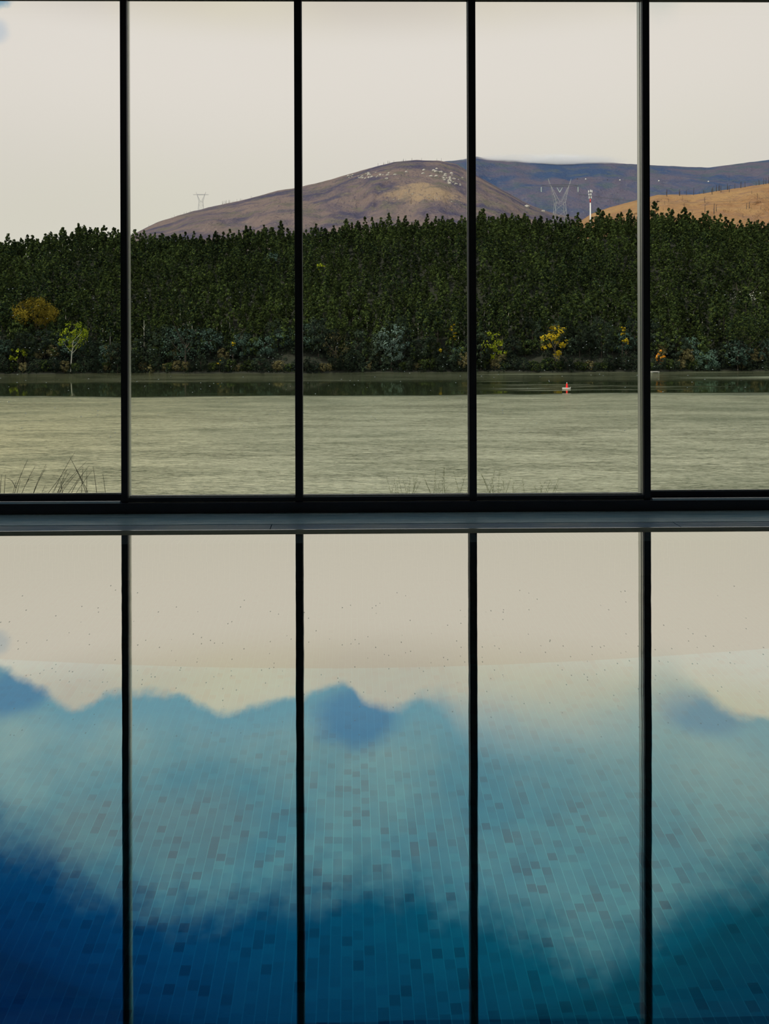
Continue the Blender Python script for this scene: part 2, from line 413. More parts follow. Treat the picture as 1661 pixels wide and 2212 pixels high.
# pool basin
D = -1.2
pool = tag(empty('swimming_pool', (0, PN, D)), 'indoor swimming pool lined with small turquoise mosaic tiles', 'pool', None, 'structure')
def inpool(b, name, m):
    o = b.build(name, m, pool); o.matrix_parent_inverse = Matrix.Translation((0, -PN, -D)); return o
b = MB(); b.box(-PX, PX, PN, PE, D-.1, D); inpool(b, 'tiled_floor', m_tile)
b = MB(); b.box(-PX-.1, -PX, PN, PE, D-.1, -.02); inpool(b, 'side_wall', m_tile)
b = MB(); b.box(PX, PX+.1, PN, PE, D-.1, -.02); inpool(b, 'side_wall', m_tile)
b = MB(); b.box(-PX, PX, PN-.1, PN, D-.1, -.02); inpool(b, 'end_wall', m_tile)
b = MB(); b.box(-PX, PX, PE, PE+.1, D-.1, -.12); b.box(-PX, PX, PE-.28, PE, -.5, -.05); lg = inpool(b, 'underwater_ledge', m_ledge)
lg['label'] = 'pale tiled ledge just below the water'
b = MB(); b.add([(-PX, PN, 0), (PX, PN, 0), (PX, PE, 0), (-PX, PE, 0)], [(0, 1, 2, 3)])
wt = b.build('pool_water', m_water); tag(wt, 'still blue pool water mirroring the clouds and window posts', 'water', None, 'structure')
# coping
b = MB(); b.box(XL, XR, 6.225, 6.62, -.3, .02)
struct('trim_1', b, m_cop, 'wet blue grey stone coping between the black sill and the pool', 'coping', bevel=.006)
gr = tag(empty('overflow_grating', (0, 6.14, .018)), 'long grey slatted overflow grating along the far edge of the pool', 'grating', None, 'structure')
b = MB(); b.box(XL, XR, 6.055, 6.22, -.3, -.012); q = b.build('channel', m_seal, gr); q.matrix_parent_inverse = Matrix.Translation((0, -6.14, -.018))
joints = [XL, P(585, 1138, 6.14).x, P(1462, 1138, 6.14).x, XR]
for j in range(3):
    b = MB()
    for i in range(6):
        y0 = 6.058 + i*.027
        b.box(joints[j]+.004, joints[j+1]-.004, y0, y0+.021, -.01, .018)
    q = b.build('slatted_section', m_grate, gr); q.matrix_parent_inverse = Matrix.Translation((0, -6.14, -.018))
b = MB(); b.box(XL, XR, 6.048, 6.055, -.05, .019); q = b.build('edge_strip', m_alub, gr); q.matrix_parent_inverse = Matrix.Translation((0, -6.14, -.018))

# window wall
sill_z = .11
b = MB(); b.box(XL, XR, 6.62, 6.98, -.3, sill_z)
struct('trim_2', b, m_dark, 'broad black metal sill under the whole row of windows', 'sill', bevel=.003)
b = MB(); b.box(XL, XR, 6.60, 6.73, HEAD, 5.5); b.box(XL, XR, 6.73, 6.98, HEAD+.4, 5.5)
struct('trim_3', b, m_dark, 'black metal head frame above the windows', 'frame', bevel=.003)
b = MB(); b.box(XL, XR, 6.9, 7.1, -2.5, -.3); b.box(XL, XR, 6.98, 7.1, HEAD+.5, 5.5)
struct('wall_front', b, m_wall, 'pale outer wall below and above the windows', 'wall')

pc = {1: 267.6, 2: 644.3, 3: 1020.6, 4: 1396.5}
PWID = .066
px_ = {k: Xat(v, 6.66) for k, v in pc.items()}
px_[1] += .002
# centre unit: three panes on the near track
def window(n, label, loc): 
    return tag(empty('window_%d' % n, loc), label, 'window', None, 'structure')
def child(b, name, m, par, bevel=0):
    o = b.build(name, m, par, bevel=bevel); o.matrix_parent_inverse = Matrix.Translation([-c for c in par.location]); return o
def pane(x0, x1, z0, z1, yc, par):
    b = MB(); b.box(x0, x1, yc-.005, yc+.005, z0, z1); child(b, 'pane', m_glass, par)
z_c = P(644, 1073.5, 6.66).z; z_s = P(130, 1069, 6.76).z
hw = PWID/2
names = {1: 'tall window pane furthest left, cut off by the photo edge', 2: 'tall window pane second from left, hill ridge and small pylon behind',
         3: 'tall middle window pane with the hill summit behind', 4: 'tall window pane with large pylon, mast and red buoy behind', 5: 'tall window pane furthest right with orange slope behind'}
step = px_[2] - px_[1]
xs = {0: px_[1]-2*step*1.0, 1: px_[1], 2: px_[2], 3: px_[3], 4: px_[4]}
# side units
for n, (xa, xb) in {1: (XL, px_[1]-hw), 5: (px_[4]+hw, XR)}.items():
    par = window(n, names[n], ((xa+xb)/2, 6.80, sill_z))
    pane(xa, xb, z_s-.02, HEAD+.41, 6.80, par)
    b = MB(); b.box(xa, xb, 6.765, 6.84, sill_z, z_s); child(b, 'bottom_rail', m_dark, par, .002)
    b = MB(); b.box(xa, xb, 6.765, 6.84, HEAD+.37, HEAD+.4); child(b, 'top_rail', m_dark, par)
    b = MB(); b.box(xa, xb, 6.626, 6.642, sill_z, sill_z+.020); child(b, 'track', m_alub, par)
    b = MB(); b.box(xa, xb, 6.785, 6.797, z_s, z_s+.009); child(b, 'glazing_bead', m_alu, par)
    xx = [px_[1]-step] if n == 1 else [px_[4]+step]
    for x in xx:
        b = MB(); b.box(x-hw, x+hw, 6.76, 6.86, z_s, HEAD+.4); child(b, 'mullion', m_dark, par, .002)
for n in (2, 3, 4):
    xa, xb = px_[n-1], px_[n]
    par = window(n, names[n], ((xa+xb)/2, 6.70, sill_z))
    pane(xa+hw-.01, xb-hw+.01, z_c-.02, HEAD, 6.71, par)
    b = MB(); b.box(xa+hw, xb-hw, 6.66, 6.735, sill_z, z_c); child(b, 'bottom_rail', m_dark, par, .002)
    b = MB(); b.box(xa+hw, xb-hw, 6.698, 6.706, z_c, z_c+.009); child(b, 'glazing_bead', m_alu, par)
    b = MB(); b.box(xa+hw, xb-hw, 6.655, 6.6575, sill_z, sill_z+.004); child(b, 'seam', m_alu, par)
    T = HEAD + .4
    if n == 2:   # left outer stile with pale jamb behind
        b = MB(); b.box(xa-hw, xa+hw-.008, 6.66, 6.70, sill_z, HEAD); child(b, 'stile', m_dark, par, .002)
        b = MB(); b.box(xa-hw, xa+hw-.010, 6.7, 6.724, sill_z, HEAD); b.box(xa-hw, xa+hw-.008, 6.732, 6.772, sill_z, T); j = child(b, 'jamb', m_alu, par)
        j['label'] = 'pale aluminium jamb'
        b = MB(); b.box(xa-hw, xa+hw-.013, 6.724, 6.732, sill_z, T); child(b, 'seal', m_seal, par)
    if n == 4:
        b = MB(); b.box(xb-hw+.004, xb+hw, 6.66, 6.70, sill_z, HEAD); child(b, 'stile', m_dark, par, .002)
        b = MB(); b.box(xb-hw+.006, xb+hw, 6.70, 6.722, sill_z, HEAD); b.box(xb-hw+.003, xb+hw, 6.734, 6.796, sill_z, T); j = child(b, 'jamb', m_alu, par)
        j['label'] = 'pale aluminium jamb'
        b = MB(); b.box(xb-hw+.009, xb+hw, 6.722, 6.734, sill_z, T); child(b, 'seal', m_seal, par)
    if n in (3, 4):
        b = MB(); b.box(xa-hw, xa+hw, 6.66, 6.725, sill_z, HEAD); child(b, 'mullion', m_dark, par, .002)
        b = MB(); b.box(xa-hw-.004, xa+hw+.002, 6.726, 6.738, z_c, HEAD+.1); child(b, 'halo_strip', m_alu, par)  # added pale strip standing in for the bright halo beside the mullion

# ------------------------------------------------------------------ outside: bank, lake, hills
LZ = CAMZ - 15.0
b = MB()
nx = 40
vs = []; fs = []
prof = [(7.1, -.55), (8.5, -.8), (12, -1.8), (25, CAMZ-.236*25-.8), (45, CAMZ-.236*45-1), (64, LZ-.5), (70, LZ-2)]
for Y, z in prof:
    for i in range(nx+1):
        X = -90 + 180*i/nx
        vs.append((X, Y, z + (.12*math.sin(X*1.7+Y) if 8 < Y < 60 else 0)))
for j in range(len(prof)-1):
    for i in range(nx):
        a = j*(nx+1)+i; fs.append((a, a+1, a+nx+2, a+nx+1))
b.add(vs, fs); struct('ground', b, m_bank, 'grassy bank falling from the building to the lake', 'bank', smooth=True)
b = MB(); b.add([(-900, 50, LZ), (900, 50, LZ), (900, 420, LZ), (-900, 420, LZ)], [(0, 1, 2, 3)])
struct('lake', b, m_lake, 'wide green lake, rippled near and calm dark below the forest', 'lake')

def interp(pts, x):
    if x <= pts[0][0]: return pts[0][1]
    for (a, ya), (c, yc) in zip(pts, pts[1:]):
        if x <= c:
            u = (x-a)/(c-a); return ya+(yc-ya)*u
    return pts[-1][1]
crest = [(-400, 535), (-100, 530), (0, 522), (60, 516), (130, 505), (170, 493), (220, 500), (270, 506), (300, 508), (400, 509), (500, 506), (540, 498), (600, 494), (640, 498), (660, 499), (740, 488), (800, 483), (850, 475), (900, 475), (960, 473), (1010, 474), (1040, 464), (1100, 465), (1160, 468), (1200, 470), (1260, 476), (1310, 468), (1360, 464), (1410, 460), (1470, 463), (1530, 468), (1560, 477), (1600, 480), (1661, 480), (1750, 478), (2100, 470)]
SY, KY = 300.0, 430.0
TH = 11.5
def pxX(X, Y): return CX + F*math.tan(math.atan2(X, Y) - (-YAW))   # picture column of a bearing
def hz(X, Y):
    px = pxX(X, Y)
    sy = SY + 4*math.sin(X*.05) + 2*math.sin(X*.13+1)
    ytip = interp(crest, px)
    top = P(px, ytip, KY).z - TH
    if Y < sy: return LZ - .5 - (sy-Y)*.1
    if Y <= KY:
        u = (Y-sy)/(KY-sy)
        s_ = u**.92
        base = LZ + .2 + (top-LZ-.2)*s_
        return base + 2.2*math.sin(X*.045+Y*.03)*math.sin(u*math.pi) + 1.3*math.sin(X*.11-Y*.05)*math.sin(u*math.pi)
    return top - (Y-KY)*.05
b = MB(); vs = []; fs = []
xsn = np.linspace(-420, 460, 150); ysn = list(np.linspace(292, 430, 36)) + [445, 470, 520, 600, 700, 800]
for Y in ysn:
    for X in xsn: vs.append((X*Y/400, Y, hz(X*Y/400, Y)))
n = len(xsn)
for j in range(len(ysn)-1):
    for i in range(n-1):
        a = j*n+i; fs.append((a, a+1, a+n+1, a+n))
b.add(vs, fs); struct('hill', b, m_under, 'steep wooded hill rising from the far shore', 'hill', smooth=True)

# mountains --------------------------------------------------------
def vnoise(x, y, seed=0):
    def h(i, j):
        n = (i*374761393 + j*668265263 + seed*974711) & 0x7fffffff
        n = ((n ^ (n >> 13)) * 1274126177) & 0x7fffffff
        return ((n ^ (n >> 16)) & 0xffff) / 65535.0
    i, j = math.floor(x), math.floor(y); u, v = x-i, y-j
    u = u*u*(3-2*u); v = v*v*(3-2*v)
    return (h(i, j)*(1-u)+h(i+1, j)*u)*(1-v) + (h(i, j+1)*(1-u)+h(i+1, j+1)*u)*v - .5
def fbm(x, y, seed=0, o=5):
    s = 0; a = 1
    for k in range(o): s += a*vnoise(x, y, seed+k); x *= 2.03; y *= 2.03; a *= .5
    return s
class Range:
    def __init__(s, name, pts, Y0, Yc, ybase, m, label, x0, x1, amp, seed, nt=60, dx=6, edge=.9):
        s.pts, s.Y0, s.Yc, s.yb, s.amp, s.seed = pts, Y0, Yc, ybase, amp, seed
        vs = []; fs = []; xs = np.arange(x0, x1+1, dx); ts = list(np.linspace(0, 1, nt)) + [1.06, 1.15, 1.3]
        for tt in ts:
            for x in xs: vs.append(s.pt(x, tt))
        n = len(xs)
        for j in range(len(ts)-1):
            for i in range(n-1):
                a = j*n+i; fs.append((a, a+1, a+n+1, a+n))
        b = MB(); b.add(vs, fs); s.o = struct(name, b, m, label, 'mountain', smooth=True)
    def pt(s, x, tt):
        yc = interp(s.pts, x) + .9*fbm(x*.06, 0, s.seed+50, 3)
        if tt <= 1:
            f = math.sin(tt*math.pi/2)**1.05
            y = s.yb + (yc - s.yb)*f
            Y = s.Y0 + (s.Yc-s.Y0)*tt
            Y += (s.Yc-s.Y0)*.9*s.amp*fbm(x*.014, tt*3.0, s.seed, 5)*math.sin(tt*math.pi)
            p = P(x, y, Y)
            return p
        p = P(x, yc, s.Yc); k = (tt-1)
        return Vector((p.x*(1+k), p.y*(1+k), p.z - k*s.Yc*.55))
    def at(s, x, y, lift=0):
        yc = interp(s.pts, x); f = min(1, max(0, (y - s.yb)/(yc - s.yb))); tt = math.asin(f**(1/1.05))*2/math.pi
        p = s.pt(x, tt); return p
front_pts = [(150, 560), (240, 530), (285, 507), (340, 480), (400, 461), (450, 448), (520, 433), (600, 412), (650, 404), (720, 386), (760, 374), (800, 363), (850, 350), (900, 345.5), (950, 347), (985, 354), (1020, 374), (1060, 396), (1110, 424), (1150, 445), (1200, 462), (1300, 480), (1400, 500)]
back_pts = [(850, 362), (930, 351), (970, 348), (1000, 344), (1030, 338), (1060, 343), (1110, 345), (1160, 350), (1200, 353), (1300, 350), (1376, 355), (1410, 357), (1480, 360), (1530, 362), (1600, 353), (1661, 345), (1750, 338), (1850, 345)]
right_pts = [(1150, 520), (1240, 488), (1275, 463), (1320, 447), (1376, 432), (1420, 421), (1500, 420), (1560, 411), (1661, 396), (1750, 385), (1850, 380)]
m_front = mountain_mat('heath_granite_and_cloud_shade', ((.115, .11, .18), (.31, .24, .225), (.22, .205, .17), (.42, .37, .31), (.10, .095, .15)), P(905, 440, 1180), (.50, .37, .25), 62)  # blue-violet cloud shade and sunlit tone of the tan grass painted into the colours
m_back = mountain_mat('haze_blue_mountainside', ((.06, .10, .20), (.14, .13, .18), (.10, .13, .16), (.19, .20, .23), (.05, .08, .17)), sc=.0045, fine=.06)  # blue of the distance haze mixed into the base colours
m_right = mountain_mat('sunlit_orange_slope', ((.42, .24, .12), (.50, .31, .15), (.36, .22, .14), (.56, .39, .22), (.30, .2, .14)), sc=.012, fine=.1)  # warm sunlight on the slope put into its orange colours
rb = Range('mountain', back_pts, 1900, 3000, 520, m_back, 'distant haze blue mountain with its top in low cloud', 850, 1850, .12, 3)
rf_ = Range('mountain', front_pts, 820, 1500, 545, m_front, 'brown heath hill with violet cloud shade and pale rocks, behind the forest', 150, 1400, .14, 11)
rg = Range('mountain', right_pts, 700, 1150, 540, m_right, 'sunlit orange brown slope above the forest at the right', 1150, 1850, .25, 23)

# boulders on the hillside
def boulder_mesh(seed):
    rnd = random.Random(seed)
    import bmesh
    bm = bmesh.new(); bmesh.ops.create_icosphere(bm, subdivisions=2, radius=1)
    for v in bm.verts:
        k = 1 + .45*fbm(v.co.x*1.5+seed*3, v.co.y*1.5+v.co.z*2, seed, 3)
        v.co *= k; v.co.z *= .85
    me = bpy.data.meshes.new('boulder'); bm.to_mesh(me); bm.free(); me.materials.append(m_rock); return me
bms = [boulder_mesh(s) for s in range(4)]
def boulder(rg_, x, y, wpx, label, group=None, k=0):
    p = rg_.at(x, y); o = obj_mesh('boulder', bms[k % 4]); s = wpx/2*p.y/F
    o.location = p; o.scale = (s, s, s*.9); o.rotation_euler = (0, 0, k*1.3)
    tag(o, label, 'boulder', group)
boulder(rf_, 1138, 447, 12, 'large pale boulder below the mountain, left of the big pylon')
boulder(rf_, 1173, 457, 9, 'smaller pale boulder just left of the big pylon legs', k=1)
for i in range(46):
    x = random.gauss(965, 26); y = 374 + (x-940)*.42 + random.gauss(0, 7) if x > 930 else 378+random.gauss(0, 4)
    boulder(rf_, x, y, random.uniform(3, 9), 'pale rock in the scree right of the brown hill summit', 'rocks right of the summit', i)
for i in range(34):
    x = random.gauss(790, 32); y = 381 + random.gauss(0, 5) - (x-790)*.03
    y = max(y, interp(front_pts, x)+4)
    boulder(rf_, x, y, random.uniform(3, 8), 'pale rock in the outcrop on the left shoulder of the brown hill', 'rocks on the left shoulder', i)
for i in range(22):
    u = random.random(); x = 850+u*160; y = 421 + 22*max(0, (x-920)/90) + random.gauss(0, 3) + (10 if x < 870 else 0)
    boulder(rf_, x, y, random.uniform(1.5, 3.5), 'small pale rock on the tan clearing of the brown hill', 'rocks on the tan clearing', i)

# charred trunks on the ridge
def snag_mesh(seed):
    rnd = random.Random(seed); b = MB()
    h = 1.0; b.tube([(0, 0, -.1), (rnd.uniform(-.02, .02), 0, .5), (rnd.uniform(-.04, .04), 0, 1)], [.045, .03, .012], 5)
    for k in range(rnd.randint(2, 6)):
        z = rnd.uniform(.3, .9); a = rnd.uniform(0, 6.28); l = rnd.uniform(.1, .28)
        b.tube([(0, 0, z), (math.cos(a)*l, math.sin(a)*l, z+l*.7)], [.018, .006], 4)
    return b.mesh('charred_trunk', m_char)
sms = [snag_mesh(s) for s in range(5)]
def snag(rg_, x, y, hpx, label, group, k):
    p = rg_.at(x, y); o = obj_mesh('dead_tree', sms[k % 5]); s = hpx*p.y/F
    o.location = p; o.scale = (s, s, s); tag(o, label, 'dead tree', group)
for i in range(24):
    x = random.choice([random.uniform(825, 872), random.uniform(815, 960)]); snag(rf_, x, interp(front_pts, x), random.uniform(2.5, 6.5), 'thin charred trunk standing on the crest of the brown hill', 'charred trunks on the crest', i)
for i in range(20):
    x = random.uniform(478, 545); snag(rf_, x, interp(front_pts, x), random.uniform(3, 8 if x < 500 else 5), 'thin charred trunk on the left ridge right of the small pylon', 'charred trunks on the left ridge', i)
for i in range(10):
    x = random.uniform(320, 420); snag(rf_, x, interp(front_pts, x), random.uniform(2, 5), 'thin charred trunk low on the left end of the ridge', 'charred trunks at the ridge foot', i)
for i in range(60):
    x = random.uniform(1420, 1661); y = random.uniform(interp(right_pts, x)+2, 470)
    if random.random() < .45: y = interp(right_pts, x)+1
    snag(rg, x, y, random.uniform(6, 17), 'bare burnt tree on the orange slope at the right', 'bare trees on the orange slope', i)
snag(rg, 1542, 462, 24, 'tallest dark bare tree on the orange slope at the right', None, 2)
snag(rf_, 888, 441, 13, 'single dark dead trunk in the middle of the tan clearing', None, 1)

# mist on the summit ------------------------------------------------
m_mist, t = mat('summit_mist')
tc2 = t.n('ShaderNodeTexCoord').outputs['Object']
q = t.xyz(tc2)
r = t.vmath('LENGTH', tc2)
fall = t.smooth(r, .25, .98, 1.0, 0.0)
nn = t.smooth(t.noise(t.scale3(tc2, (5, 1.2, 1.4)), 1.0, 4, .6), .36, .66, .15, 1.0)
vs_ = t.n('ShaderNodeVolumeScatter'); vs_.inputs['Color'].default_value = (1, .99, .97, 1)
t.l(t.math('MULTIPLY', t.math('MULTIPLY', fall, nn), .07), vs_.inputs['Density'])
t.out(vs_.outputs[0], True)
def mist(x, y, wpx, hpx, Y, label):
    import bmesh
    bm = bmesh.new(); bmesh.ops.create_icosphere(bm, subdivisions=3, radius=1)
    me = bpy.data.meshes.new('summit_mist'); bm.to_mesh(me); bm.free(); me.materials.append(m_mist)
    o = obj_mesh('summit_mist', me); o.location = P(x, y, Y); o.scale = (wpx/2*Y/F, 90, hpx/2*Y/F)
    tag(o, label, 'mist', None, 'stuff')
mist(1170, 349, 430, 34, 2880, 'soft grey cloud lying on the summit of the blue mountain')

# ------------------------------------------------------------------ pylons, mast, cables
def bar(b, p, q, r, mi=0): b.tube([p, q], r, 4, mi)
def pylon(x, ybase, Y, k, root_z, label, big=True):
    """k: metres per picture unit of the drawing; drawing measured from the waist"""
    o = P(x, ybase, Y)
    root = tag(empty('lattice_pylon', (o.x, o.y, root_z)), label, 'pylon')
    wz = o.z - root_z
    r = .10 if big else .2
    L = lambda X, Yd, Z: (X*k, Yd*k, wz + Z*k)
    b = MB(); gz = -wz/k
    sp = 1 + (-gz)/140.0
    legs = [(-10, -8), (10, -8), (10, 8), (-10, 8)]
    def leg(i, z): s = 1 + (-z)/120.0; return L(legs[i][0]*s, legs[i][1]*s, z)
    for i in range(4): bar(b, leg(i, 0), leg(i, gz), r)
    zs = [0]; 
    while zs[-1] > gz+12: zs.append(zs[-1]-18)
    zs[-1] = gz
    for z0, z1 in zip(zs, zs[1:]):
        for i in range(4):
            j = (i+1) % 4; bar(b, leg(i, z0), leg(j, z1), r*.6); bar(b, leg(j, z0), leg(i, z1), r*.6)
    for z in zs[:-1]:
        for i in range(4): bar(b, leg(i, z), leg((i+1) % 4, z), r*.7)
    b.build('tower_body', m_galv, root)
    for sx in (-1, 1):
        b = MB()
        for dyy in (-1, 1):
            bar(b, L(sx*10, 8*dyy, 0), L(sx*19.5, 2.5*dyy, 36), r); bar(b, L(sx*1.5, 8*dyy, 0), L(sx*19.5, 2.5*dyy, 36), r)
            for q in range(1, 6):
                u = q/6; u2 = (q+.5)/6
                pa = L(sx*(10+9.5*u), dyy*(8-5.5*u), 36*u); pb = L(sx*(1.5+18*u2), dyy*(8-5.5*u2), 36*u2)
                bar(b, pa, pb, r*.5)
        for q in range(0, 7):
            u = q/6; bar(b, L(sx*(10+9.5*u), (8-5.5*u), 36*u), L(sx*(10+9.5*u), -(8-5.5*u), 36*u), r*.5)
        bar(b, L(sx*19.5, 2.5, 36), L(sx*25, 0, 52), r*.8); bar(b, L(sx*19.5, -2.5, 36), L(sx*25, 0, 52), r*.8); bar(b, L(sx*23, 0, 40), L(sx*25, 0, 52), r*.6)
        b.build('side_arm', m_galv, root)
    b = MB()
    for dyy in (-2.5, 2.5):
        bar(b, L(-41, dyy*.3, 37), L(-19, dyy, 35), r*.7); bar(b, L(41, dyy*.3, 37), L(19, dyy, 35), r*.7)
        bar(b, L(-41, dyy*.3, 37), L(-21, dyy, 39), r*.7); bar(b, L(41, dyy*.3, 37), L(21, dyy, 39), r*.7)
        bar(b, L(-21, dyy, 39), L(21, dyy, 39), r); bar(b, L(-20, dyy, 35), L(20, dyy, 35), r)
        for q in range(-5, 5): bar(b, L(q*4, dyy, 39 if q % 2 else 35), L(q*4+4, dyy, 35 if q % 2 else 39), r*.6)
    b.build('crossarm', m_steeldark if big else m_galv, root)
    if big:
        for xx in (-40, 40):
            b = MB(); pf = []
            for q in range(14): pf += [(.32, -q*.8*.28), (.22, -q*.8*.28-.11)]
            b.lathe(pf, 10, 0, L(xx, 0, 34)); b.build('insulator_string', m_ins, root)
        for sx in (-1, 1):
            b = MB(); b.tube([L(sx*6, 0, 33), L(0, 0, 22.5)], .2, 6); b.build('insulator_string', m_ins, root)
    return root
gz_ = hz(P(1209, 470, 452).x, 452)
pylon(1209, 438, 452, 452/F, gz_-.5, 'large steel lattice pylon with a V head rising above the forest')
pr = rf_.at(434, 451)
pb = P(434, 436, pr.y)
pylon(434, 436, pr.y, pr.y/F*.42, pr.z-1, 'small lattice pylon on the left ridge against the sky', False)

# telecom mast
mz = P(1275, 410, 455); g0 = hz(mz.x, 455)
mast = tag(empty('telecom_mast', (mz.x, 455, g0-.5)), 'red and white telecom mast with antenna panels, right of the big pylon', 'mast')
k = 455/F; top = mz.z - g0 + .5
b = MB(); zr = top-26*k; b.tube([(0, 0, 0), (0, 0, top-28*k)], [.55, .34], 10); b.build('lower_pole', m_white, mast, True)
b = MB(); b.tube([(0, 0, top-28*k), (0, 0, top-20*k)], .35, 10); s_ = b.build('red_band', m_redp, mast, True)
b = MB(); b.tube([(0, 0, top-20*k), (0, 0, top)], [.3, .2], 10); b.build('upper_pole', m_galv, mast, True)
for lvl, (zz, n_, rad, hh) in enumerate(((top-3.2*k, 3, 4.0*k, 5*k), (top-10*k, 3, 2.8*k, 4.5*k), (top-16.5*k, 3, 2.5*k, 5*k))):
    b = MB(); b.lathe([(rad*.8, -.06), (rad*.8, .06)], 12, 0, (0, 0, zz-hh*.4)); b.build('antenna_ring', m_galv, mast)
    for a in range(n_):
        an_ = a*2*math.pi/n_ + lvl*.4 + .3; cx_, cy_ = math.cos(an_)*rad, math.sin(an_)*rad
        b = MB(); b.box(cx_-.28, cx_+.28, cy_-.12, cy_+.12, zz-hh/2, zz+hh/2); b.build('antenna_panel', m_white, mast)

def cable(pa, pb, sag, r, label):
    b = MB(); pts = []
    for i in range(33):
        u = i/32; p = pa.lerp(pb, u); p = p + Vector((0, 0, -sag*4*u*(1-u))); pts.append(p)
    b.tube(pts, r, 5); o = b.build('power_cable', m_cable); tag(o, label, 'cable', 'power cables'); return pts
c1 = cable(P(1234, 386, 452), P(1760, 392, 420), .8, .035, 'thin overhead ground wire carrying pale marker balls, right of the big pylon')
for i, (x, mm, lb) in enumerate(((1265, m_white, 'white marker ball on the wire nearest the big pylon'), (1339, m_white, 'white marker ball on the wire above the telecom mast, left of the window post'), (1423, m_white, 'white marker ball on the wire in the right hand pane'), (1530, m_white, 'white marker ball furthest right on the wire'), (1247, m_char, 'dark marker ball on the wire close to the big pylon head'), (1312, m_char, 'dark marker ball on the wire between two white ones'))):
    p = min(c1, key=lambda q: abs(pix(q)[0]-x)); 
    # exact along the cable
    for a_, b_ in zip(c1, c1[1:]):
        xa, xb = pix(a_)[0], pix(b_)[0]
        if xa <= x <= xb: p = a_.lerp(b_, (x-xa)/(xb-xa))
    rr_ = .42 if mm is m_white else .3
    b = MB(); b.lathe([(rr_*math.sin(q*math.pi/10)+.005, -rr_*math.cos(q*math.pi/10)) for q in range(11)], 14); o = b.build('marker_ball', mm, None, True); o.location = p
    tag(o, lb, 'marker ball', 'marker balls on the wire')
cable(P(1249, 419, 452), P(1760, 412, 430), 6, .05, 'upper dark power cable crossing the orange slope')
cable(P(1249, 420, 455), P(1760, 426, 425), 5, .05, 'lower dark power cable crossing the orange slope')

# ------------------------------------------------------------------ trees
def leaves(cent, rad, n, size, rng, crown=None):
    """n small leaf-clump quads around each centre"""
    K = len(cent); c = np.repeat(cent, n, 0); r = np.repeat(rad, n)[:, None]
    d = rng.normal(size=(K*n, 3)); d /= np.linalg.norm(d, axis=1)[:, None]
    pos = c + d*r*rng.uniform(.45, 1.0, (K*n, 1))
    nn_ = d + .35*rng.normal(size=d.shape)
    if crown is not None:
        o_ = (pos - np.array(crown[0]))/np.array(crown[1]); o_ /= np.linalg.norm(o_, axis=1)[:, None]+1e-6
        nn_ = nn_ + 1.1*o_
    nn_ /= np.linalg.norm(nn_, axis=1)[:, None]
    a = np.cross(nn_, rng.normal(size=(K*n, 3))); a /= np.linalg.norm(a, axis=1)[:, None]
    b = np.cross(nn_, a)
    s = size*rng.uniform(.6, 1.3, (K*n, 1)); s2 = s*rng.uniform(.45, .8, (K*n, 1))
    q = np.stack([pos-a*s, pos-b*s2, pos+a*s, pos+b*s2], 1)
    return q.reshape(-1, 3)
def quads_mesh(name, v, mats, extra=None):
    """v: (4n,3) quads, extra: MB appended with material slot 1"""
    n = len(v)//4
    ev = np.array(extra.v) if extra else np.zeros((0, 3)); ef = extra.f if extra else []
    me = bpy.data.meshes.new(name)
    V = np.concatenate([v, ev]).astype(np.float32)
    me.vertices.add(len(V)); me.vertices.foreach_set('co', V.ravel())
    loops = np.arange(4*n, dtype=np.int32)
    tot = np.full(n, 4, np.int32); mi = np.zeros(n, np.int32)
    if ef:
        el_ = np.array([i+4*n for f in ef for i in f], np.int32); et = np.array([len(f) for f in ef], np.int32)
        loops = np.concatenate([loops, el_]); tot = np.concatenate([tot, et]); mi = np.concatenate([mi, np.ones(len(et), np.int32)])
    st = np.concatenate([[0], np.cumsum(tot)[:-1]]).astype(np.int32)
    me.loops.add(len(loops)); me.loops.foreach_set('vertex_index', loops)
    me.polygons.add(len(tot)); me.polygons.foreach_set('loop_start', st); me.polygons.foreach_set('loop_total', tot)
    for m in mats: me.materials.append(m)
    me.polygons.foreach_set('material_index', mi)
    me.update(calc_edges=True); me.validate(); return me

def spire_data(seed, h=11, r=2.0, clumps=44, n=12, size=.42, low=.25, full=.55):
    rng = np.random.default_rng(seed)
    cs = []; rs = []
    while len(cs) < clumps:
        u = rng.uniform(0, 1)**.8                                 # 0 crown bottom, 1 tip
        z = h*(low+(1-low)*u)
        R_ = r*(math.sin(math.pi*min(1, (u*.82+.18)))**full if u < .95 else .18)*(1.1-.55*u)
        a = rng.uniform(0, 6.28); q = R_*math.sqrt(rng.uniform(.15, 1))
        cs.append((math.cos(a)*q, math.sin(a)*q, z)); rs.append(.35+.55*(1-u)*r/2)
    cs.append((0, 0, h-.5)); rs.append(.3); cs.append((0, 0, h-1.2)); rs.append(.5)
    return leaves(np.array(cs), np.array(rs), n, size, rng, ((0, 0, h*.62), (r, r, h*.38)))
def trunk_mb(h, r=.18, lean=0): 
    b = MB(); b.tube([(0, 0, -.6), (lean*.5, 0, h*.45), (lean, .0, h*.9)], [r, r*.7, r*.3], 6); return b
spires = [spire_data(100+i, h=10.5+1.2*(i % 3), r=(2.2, 2.6, 3.0, 2.4, 2.8, 2.0)[i], full=(.5, .7, .6, .9, .5, .7)[i]) for i in range(6)]
spire_me = [quads_mesh('eucalyptus_tree', s, (m_euc, m_pbark if i % 3 == 0 else m_bark), trunk_mb(9)) for i, s in enumerate(spires)]
pine_me = [quads_mesh('pine_tree', spire_data(140+i, h=11, r=2.4, clumps=30, n=12, size=.45, low=.45, full=.35), (m_pine, m_bark), trunk_mb(9)) for i in range(3)]

